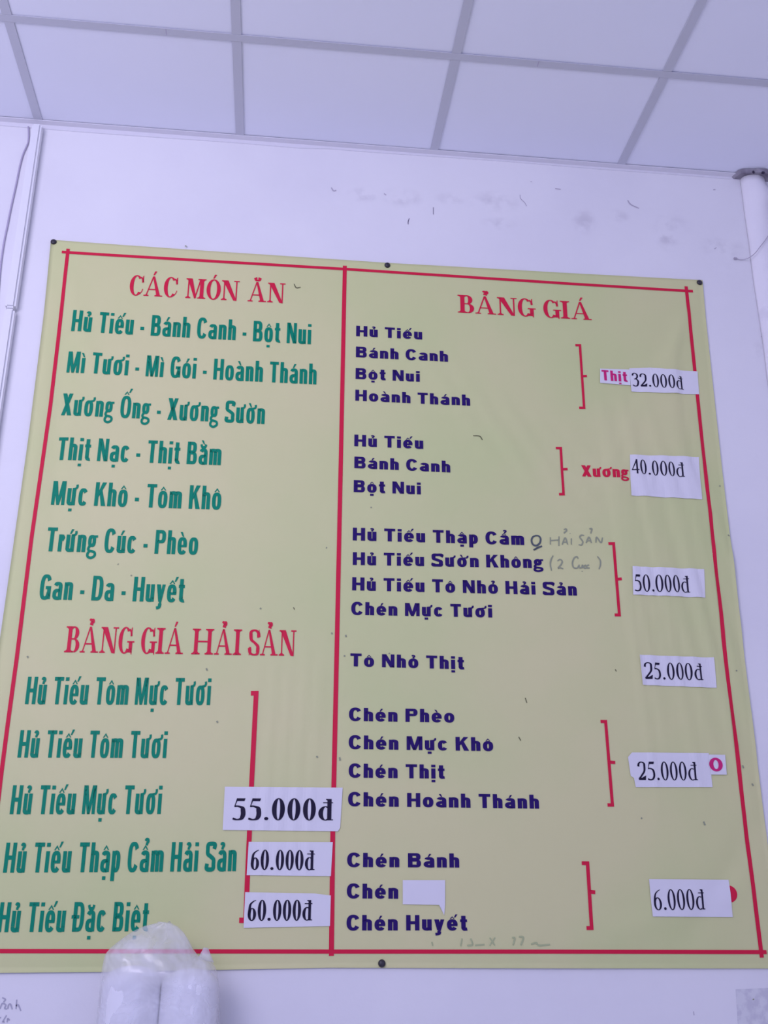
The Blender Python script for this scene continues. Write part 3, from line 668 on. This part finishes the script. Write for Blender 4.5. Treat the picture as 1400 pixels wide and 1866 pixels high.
for k in range(5):      # centre, shallow diagonals
    FOLDS.append((.36 + .1 * k, 2.95 - .05 * k, .62 + .11 * k, 2.50 - .06 * k, .024, .0009 * _r.uniform(.6, 1.2)))
for k in range(5):      # below the left column, small verticals
    FOLDS.append((-.04 + .04 * k, 2.02, -.05 + .035 * k, 1.42, .011, .0009 * _r.uniform(.7, 1.2)))
FOLDS += [(-.665, 3.17, -.50, 2.70, .022, .0009), (-.64, 3.16, -.58, 2.2, .018, -.0008), (-.66, 3.0, -.655, 1.4, .012, .0012)]
FOLDS += [(.8, 1.33, 1.2, 1.45, .03, .001), (1.0, 1.30, 1.24, 1.62, .025, -.001)]
def surf(x, z):
    n_ = noise.noise(Vector((x * 1.7, z * 0.8, 1.3))) * .0016 + noise.noise(Vector((x * 6 + z * 1.4, z * 1.1, 4.2))) * .0007
    f_ = sum(ridge(x, z, *q) for q in FOLDS); f_ = .0075 * math.tanh(f_ / .0075)
    e = min(x - BX0, BX1 - x, z - BZ0, BZ1 - z)
    edge = max(0, 1 - max(e, 0) / .035)
    return PAPER - n_ - f_ - .0010 + .0012 * edge ** 2
# crease where the banner was folded in storage
bx = 150; bz = 150
V, F = [], []
for j in range(bz + 1):
    for i in range(bx + 1):
        u, v = i / bx, j / bz
        zt = BZ0 + (BZ1 - BZ0) * v
        xl = interp(B_LEFT, zt, 1, 0); xr = interp(B_RIGHT, zt, 1, 0)
        x = xl + (xr - xl) * u
        zb = interp(B_BOT, x, 0, 1); zp = interp(B_TOP, x, 0, 1)
        z = zb + (zp - zb) * v
        V.append((x, surf(x, z), z))
for j in range(bz):
    for i in range(bx):
        a = j * (bx + 1) + i; F.append((a, a + 1, a + bx + 2, a + bx + 1))
# thin back layer so that the sheet has an edge
nb = len(V)
ring_ = [i for i in range(bx + 1)] + [(j + 1) * (bx + 1) - 1 for j in range(1, bz + 1)] + [bz * (bx + 1) + i for i in range(bx - 1, -1, -1)] + [j * (bx + 1) for j in range(bz - 1, 0, -1)]
for i in ring_: x, y, z = V[i]; V.append((x, y + .0012, z))
for k in range(len(ring_)):
    k2 = (k + 1) % len(ring_); F.append((ring_[k], ring_[k2], nb + k2, nb + k))
banner = mesh_obj('menu_banner', V, F, M_banner, None, True)
tag(banner, 'large yellow-green menu banner with red border and dish names nailed to the wall', 'banner')
ink = lambda x, z: surf(x, z) - .0012
LINE_LABEL = {'green': 'green printed word', 'blue': 'navy printed word', 'heading': 'red serif heading word', 'crimson': 'red printed word'}
for (t, s, x0, z0, x1, z1, cap) in LINES:
    for o, wd in zip(set_text('lettering', t, s, x0, z0, x1, z1, cap, ink, banner), t.split(' ')):
        o['label'] = LINE_LABEL[s] + (' reading ' + wd if wd != '-' else ' dash').replace('word dash', 'dash')
def ribbon(pts, w):
    """constant width band with mitred corners, cut finely so it follows the folds"""
    P = [Vector(p) for p in pts]; L = []
    for i, p in enumerate(P):
        d0 = (P[i] - P[i - 1]).normalized() if i > 0 else None; d1 = (P[i + 1] - P[i]).normalized() if i < len(P) - 1 else None
        d0 = d0 or d1; d1 = d1 or d0
        n0 = Vector((-d0.y, d0.x)); n1 = Vector((-d1.y, d1.x)); mt = (n0 + n1).normalized(); k = 1 / max(.4, mt.dot(n0))
        L.append((p + mt * w / 2 * k, p - mt * w / 2 * k))
    V, F = [], []
    for (A, B) in zip(L, L[1:]):
        n_ = max(1, int((A[0] - B[0]).length / .012))
        for i in range(n_):
            a, b_ = i / n_, (i + 1) / n_
            q = [A[0].lerp(B[0], a), A[1].lerp(B[1], a), A[1].lerp(B[1], b_), A[0].lerp(B[0], b_)]
            n0 = len(V); V += [(v.x, ink(v.x, v.y), v.y) for v in q]; F.append((n0, n0 + 1, n0 + 2, n0 + 3))
    return V, F
def join(vf):
    V, F = [], []
    for v, f_ in vf: n0 = len(V); V += v; F += [tuple(i + n0 for i in q) for q in f_]
    return V, F
for pts, w in BORDERS: mesh_obj('border_line', *ribbon(pts, w), M_red, banner)
for pts, tick, w in BRACKETS:
    r_ = [ribbon(pts, w)]
    if tick: r_.append(ribbon(tick, w))
    mesh_obj('bracket', *join(r_), M_red, banner)
dx, dz, dr = RED_DOT
V, F = [], []
for tri in fine([(dx + dr * math.cos(a * math.pi / 12), dz + dr * math.sin(a * math.pi / 12)) for a in range(24)], .004):
    F.append((len(V), len(V) + 1, len(V) + 2)); V += [(x, ink(x, z), z) for x, z in tri]
mesh_obj('red_dot', V, F, M_red, banner)
flat_strokes(HAND_DARK, 0, .0055, 'handwriting', M_pen, banner, ink)
for a, b_ in ((0, 8), (8, 13), (13, 14), (14, 15), (15, len(HAND_FAINT) - 1), (len(HAND_FAINT) - 1, len(HAND_FAINT))):
    flat_strokes(HAND_FAINT[a:b_], 0, .0042, 'handwriting', M_pen2, banner, ink)
tag(flat_strokes(HAND_GHOST, 0, .0042, 'handwriting', M_pen3, banner, ink), kind='stuff')
for i, st in enumerate(SPECKS):
    flat_strokes([st], 0, .0030 if i < 6 else .0055, 'speck', M_speck if i < 6 else M_pen2, banner, ink)

# ------------------------------------------------------------------ nails
nail = None
nail_lab = ['black round nail head at the top left corner of the banner', 'black round nail head in the middle of the banner top edge',
            'black round nail head at the top right corner of the banner', 'black round nail head under the banner bottom border']
for i, (x, z) in enumerate(NAILS):
    if nail is None:
        bm = bmesh.new(); R_ = .0085
        prof = [(0, -.0062), (.0045, -.0056), (.0078, -.0036), (.0088, -.001), (.0082, 0), (.002, 0), (.0018, .012), (0, .013)]
        rings = []
        for r_, y_ in prof:
            rings.append([bm.verts.new((r_ * math.cos(a * math.pi / 8), y_, r_ * math.sin(a * math.pi / 8))) for a in range(16)] if r_ else [bm.verts.new((0, y_, 0))])
        for A, B in zip(rings, rings[1:]):
            for a in range(16):
                if len(A) == 1: bm.faces.new((A[0], B[a], B[(a + 1) % 16]))
                elif len(B) == 1: bm.faces.new((A[a], A[(a + 1) % 16], B[0]))
                else: bm.faces.new((A[a], A[(a + 1) % 16], B[(a + 1) % 16], B[a]))
        nail = o = from_bm('nail', bm, M_nail, None, True)
    else:
        o = nail.copy(); COL.objects.link(o)
    o.location = (x, surf(x, z) - .0004, z); o.rotation_euler = (rnd.uniform(-.12, .12), 0, rnd.uniform(-.12, .12))
    tag(o, nail_lab[i], 'nail', 'nails holding the banner')

# ------------------------------------------------------------------ paper price labels stuck on the banner
lab_txt = ['white paper price label reading 32.000đ, beside the pink Thịt label',
           'small white paper label with the pink word Thịt',
           'tall white paper price label reading 40.000đ, right of the word Xương',
           'white paper price label reading 50.000đ in the right column',
           'white paper price label reading 25.000đ on the Tô Nhỏ Thịt row',
           'white paper price label reading 25.000đ beside the crimson ring label',
           'small white paper label with a crimson ring printed on it',
           'white paper price label reading 6.000đ over a red dot',
           'largest white paper price label reading 55.000đ in bold figures',
           'white paper price label reading 60.000đ directly under the 55.000đ label',
           'lowest white paper price label reading 60.000đ in the left column',
           'blank white paper patch with a torn corner beside the word Chén']
from mathutils.geometry import tessellate_polygon
def sheet(name, poly, off, m, fn=surf):
    """thin paper: gridded face following the banner plus its cut edge"""
    bm = bmesh.new()
    vs = [bm.verts.new((x, 0, z)) for x, z in poly]; bm.faces.new(vs)
    bmesh.ops.triangulate(bm, faces=bm.faces)
    xs_ = [p_[0] for p_ in poly]; zs_ = [p_[1] for p_ in poly]
    step = .007
    k = min(xs_) + step
    while k < max(xs_):
        bmesh.ops.bisect_plane(bm, geom=bm.verts[:] + bm.edges[:] + bm.faces[:], plane_co=(k, 0, 0), plane_no=(1, 0, 0)); k += step
    k = min(zs_) + step * 2
    while k < max(zs_):
        bmesh.ops.bisect_plane(bm, geom=bm.verts[:] + bm.edges[:] + bm.faces[:], plane_co=(0, 0, k), plane_no=(0, 0, 1)); k += step * 2
    bmesh.ops.remove_doubles(bm, verts=bm.verts, dist=1e-5)
    for v in bm.verts: v.co.y = fn(v.co.x, v.co.z) - off
    bmesh.ops.recalc_face_normals(bm, faces=bm.faces)
    ex = bmesh.ops.extrude_face_region(bm, geom=bm.faces[:])
    for v in [g for g in ex['geom'] if isinstance(g, bmesh.types.BMVert)]: v.co.y += .0004
    return from_bm(name, bm, m)
for i, (t, s, poly, x0, z0, x1, z1, cap) in enumerate(LABELS):
    off = .0032 if i in (1, 6) else .0024
    if t == 'O': off = .0036
    name = 'price_label' if t and t not in ('O', 'Thịt') else 'paper_label'
    o = sheet(name, poly, off, M_paper)
    tag(o, lab_txt[i], 'label', 'paper labels stuck on the banner')
    fn = lambda x, z, off=off: surf(x, z) - off - .0009
    if t == 'O':
        cx, cz = (x0 + x1) / 2, z0 + cap / 2; Vv, Ff = [], []
        rx, rz = (x1 - x0) / 2, cap / 2
        for a in range(32):
            c, d = math.cos(a * math.pi / 16), math.sin(a * math.pi / 16)
            Vv += [(cx + rx * c, fn(cx + rx * c, cz + rz * d), cz + rz * d), (cx + rx * .38 * c, fn(cx + rx * .38 * c, cz + rz * .66 * d), cz + rz * .66 * d)]
        Ff = [(2 * a, 2 * a + 1, (2 * a + 3) % 64, (2 * a + 2) % 64) for a in range(32)]
        mesh_obj('ring_mark', Vv, Ff, M_magenta, o)
    elif t: set_text('lettering', t, s, x0, z0, x1, z1, cap, fn, o, None, .005)

# faint old paper residue on the wall, bottom right
o = sheet('paper_remnant', GHOST_PATCH, .0006, M_ghost, lambda x, z: WALL_Y)
tag(o, 'faded grey square paper remnant on the wall below the banner bottom right corner', 'paper')

# ------------------------------------------------------------------ left: cable channel and loose cable
(cx0, _), (cx1, _) = CHANNEL
ch = None
bm = bmesh.new()
zt = CEIL_Z - 0.022; seam = 2.95
add_box(bm, cx0, cx1, WALL_Y - .032, WALL_Y, seam + .001, zt, .006)
add_box(bm, cx0 + .0004, cx1 - .0006, WALL_Y - .0314, WALL_Y, 0.08, seam - .001, .006)
ch = from_bm('cable_channel', bm, M_channel); tag(ch, 'white plastic cable channel running up the wall left of the banner', 'cable channel')
bm = bmesh.new()
pts = [(x, WALL_Y - .0035, z) for x, z in CABLE]
pp = smooth_poly([Vector(p) for p in pts], 4)
last = pp[-1]; pp += [last + Vector((-.03, 0, -.25)), last + Vector((-.04, 0, -.6)), last + Vector((-.045, 0, -1.2))]
tube(bm, pp, .0026, 8)
o = from_bm('cable', bm, M_cable, None, True); tag(o, 'thin grey cable slanting down the wall left of the white channel', 'cable')

# ------------------------------------------------------------------ right: painted pipe through the ceiling
pxc = (PIPE[0][0] + PIPE[1][0]) / 2; pr = .041; pyc = WALL_Y - .001
bm = bmesh.new(); rings = []
zs_ = [CEIL_Z - .004 - i * .03 for i in range(124)]
zs_ = [z for z in zs_ if z > .03] + [0.0]
for z in zs_:
    rg = []
    for a in range(28):
        an = a * 2 * math.pi / 28
        lump = noise.noise(Vector((math.cos(an) * 1.3, math.sin(an) * 1.3, z * 6))) * .004
        # plaster build-up where the pipe meets the ceiling
        g = math.exp(-((z - 3.52) / .03) ** 2) * max(0, math.cos(an + .9)) * .018
        r_ = pr + lump + g
        rg.append(bm.verts.new((pxc + math.cos(an) * r_, pyc + min(0, math.sin(an)) * r_ * .78, z)))
    rings.append(rg)
for A, B in zip(rings, rings[1:]):
    for a in range(28): bm.faces.new((A[a], A[(a + 1) % 28], B[(a + 1) % 28], B[a]))
bm.faces.new(rings[0]); bm.faces.new(rings[-1][::-1])
pipe = from_bm('drain_pipe', bm, M_pipe, None, True); tag(pipe, 'white painted round pipe standing in the right corner up to the ceiling', 'pipe')
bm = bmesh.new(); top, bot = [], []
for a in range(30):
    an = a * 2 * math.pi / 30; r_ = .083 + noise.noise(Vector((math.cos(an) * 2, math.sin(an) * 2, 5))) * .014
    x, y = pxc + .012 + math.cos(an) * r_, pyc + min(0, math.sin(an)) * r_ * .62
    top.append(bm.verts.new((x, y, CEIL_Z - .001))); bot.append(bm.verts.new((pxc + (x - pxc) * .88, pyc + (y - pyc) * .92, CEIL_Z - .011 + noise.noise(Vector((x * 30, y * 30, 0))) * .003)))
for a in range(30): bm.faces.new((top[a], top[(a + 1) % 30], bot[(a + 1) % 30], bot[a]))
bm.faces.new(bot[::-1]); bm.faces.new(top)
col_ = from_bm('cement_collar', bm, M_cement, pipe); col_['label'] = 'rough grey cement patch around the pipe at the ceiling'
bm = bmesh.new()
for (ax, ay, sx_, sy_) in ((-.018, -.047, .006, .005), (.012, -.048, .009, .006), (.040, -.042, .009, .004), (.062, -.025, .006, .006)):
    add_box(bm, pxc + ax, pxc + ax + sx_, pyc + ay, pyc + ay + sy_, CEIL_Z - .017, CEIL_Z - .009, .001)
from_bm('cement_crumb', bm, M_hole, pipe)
# loose thread caught between the wall and the pipe
bm = bmesh.new()
th = [Vector((x, WALL_Y - .004 - .034 * min(1, max(0, (i - 1) / 2.5)), z)) for i, (x, z) in enumerate(THREAD)]
tube(bm, smooth_poly(th, 4), .0013, 6)
add_box(bm, th[0].x - .006, th[0].x + .006, WALL_Y - .006, WALL_Y, th[0].z - .004, th[0].z + .004, .002)
o = from_bm('thread', bm, M_scuff); tag(o, 'short dusty thread hanging from the wall onto the white pipe', 'thread')

# ------------------------------------------------------------------ shelf under the frame, two foam rolls in a clear bag on it
shelf = bpy.data.objects.new('wall_shelf', None); COL.objects.link(shelf); shelf.location = (-.22, WALL_Y, .90)
tag(shelf, 'pale wall shelf board carrying the plastic bag', 'shelf')
def child_box(name, x0, x1, y0, y1, z0, z1, m, bev=0):
    o = box(name, x0 - shelf.location.x, x1 - shelf.location.x, y0 - WALL_Y, y1 - WALL_Y, z0 - .90, z1 - .90, m, shelf, bev); return o
child_box('shelf_board', -.62, .18, WALL_Y - .26, WALL_Y, .90, .92, M_wood, .002)
for x in (-.5, .06):
    child_box('shelf_bracket', x - .012, x + .012, WALL_Y - .22, WALL_Y, .888, .90, M_metal)
    child_box('shelf_bracket', x - .012, x + .012, WALL_Y - .012, WALL_Y, .72, .90, M_metal)
def foam_roll(name, cx, cy, rx, ry, z0, z1, lab, seed):
    bm = bmesh.new(); rings = []
    H_ = z1 - z0; N = 60
    for i in range(N + 1):
        t = 1 - (1 - i / N) ** 2; z = z0 + H_ * t
        e = 1.0
        if t > .88: e = math.sqrt(max(0, 1 - ((t - .88) / .12) ** 2.6))
        if t < .05: e = .9 + 2 * t
        if i == N: e = 0.02
        rings.append([bm.verts.new((cx + math.cos(a * math.pi / 16) * rx * e * (1 + .05 * noise.noise(Vector((math.cos(a * math.pi / 16) + seed, math.sin(a * math.pi / 16), z * 9)))),
                                    cy + math.sin(a * math.pi / 16) * ry * e, z)) for a in range(32)])
    for A, B in zip(rings, rings[1:]):
        for a in range(32): bm.faces.new((A[a], A[(a + 1) % 32], B[(a + 1) % 32], B[a]))
    bm.faces.new(rings[0][::-1]); bm.faces.new(rings[-1])
    o = from_bm(name, bm, M_tub, None, True); tag(o, lab, 'roll', 'white rolls in the clear bag'); return o
by = BAG_Y
foam_roll('foam_roll', -.282, by, .063, .056, .921, 1.283, 'left of two white rounded rolls inside the clear plastic bag', 1.0)
foam_roll('foam_roll', -.156, by, .062, .056, .921, 1.277, 'right of two white rounded rolls inside the clear plastic bag', 4.0)
# polythene bag, lofted around the rolls and gathered towards the top
rows = [(z, a, b_) for a, b_, z in BAG]
rows = [rows[0]] + rows[1:]
rows.append((.9215, -.330, -.082))
rows.sort()
def row_at(z):
    for a, b_ in zip(rows, rows[1:]):
        if z <= b_[0]: k = (z - a[0]) / max(1e-6, b_[0] - a[0]); return a[1] + (b_[1] - a[1]) * k, a[2] + (b_[2] - a[2]) * k
    return rows[-1][1], rows[-1][2]
bm = bmesh.new(); rings = []; NZ = 70; NA = 96
zt_, zb_ = rows[-1][0] + .002, rows[0][0]
for i in range(NZ + 1):
    t = i / NZ; z = zb_ + (zt_ - zb_) * (1 - (1 - t) ** 1.5)
    l_, r_ = row_at(z); c = (l_ + r_) / 2; hx = (r_ - l_) / 2
    hy = .066 * min(1, max(.12, ((zt_ - z) / .10)) ** .55)
    rg = []
    for a in range(NA):
        an = a * 2 * math.pi / NA; ca, sa = math.cos(an), math.sin(an)
        ex = 1.0
        # the film dips between the two rolls
        waist = 1 - .30 * math.exp(-(ca / .16) ** 2) * min(1, max(0, (1.27 - z) / .04))
        q = Vector((ca * 1.6 + 3, sa * 1.6, z * 7)); w1 = noise.noise(q); w2 = abs(noise.noise(Vector((ca * 4, sa * 4, z * 16 + 9))))
        k = 1 + .018 * w1
        rg.append(bm.verts.new((c + math.copysign(abs(ca) ** .85, ca) * hx * k, by + math.copysign(abs(sa) ** .85, sa) * hy * waist * (1 + .10 * w1 - .16 * w2), z + .006 * w1 * t)))
    rings.append(rg)
for A, B in zip(rings, rings[1:]):
    for a in range(NA): bm.faces.new((A[a], A[(a + 1) % NA], B[(a + 1) % NA], B[a]))
bm.faces.new(rings[0][::-1]); bm.faces.new(rings[-1])
bag = from_bm('plastic_bag', bm, M_bag, None, True); tag(bag, 'crinkled clear plastic bag over two white rolls in front of the banner bottom edge', 'bag')
bm = bmesh.new(); pk = BAG_PEAK; pk = [(x, z) for x, z in pk]
f1 = [bm.verts.new((x, by - .012, z)) for x, z in pk]; f2 = [bm.verts.new((x, by + .004, z - .003)) for x, z in pk]
bm.faces.new(f1); bm.faces.new(f2[::-1])
for a in range(4): bm.faces.new((f1[a], f1[(a + 1) % 4], f2[(a + 1) % 4], f2[a]))
from_bm('bag_corner', bm, M_bag, bag, True)
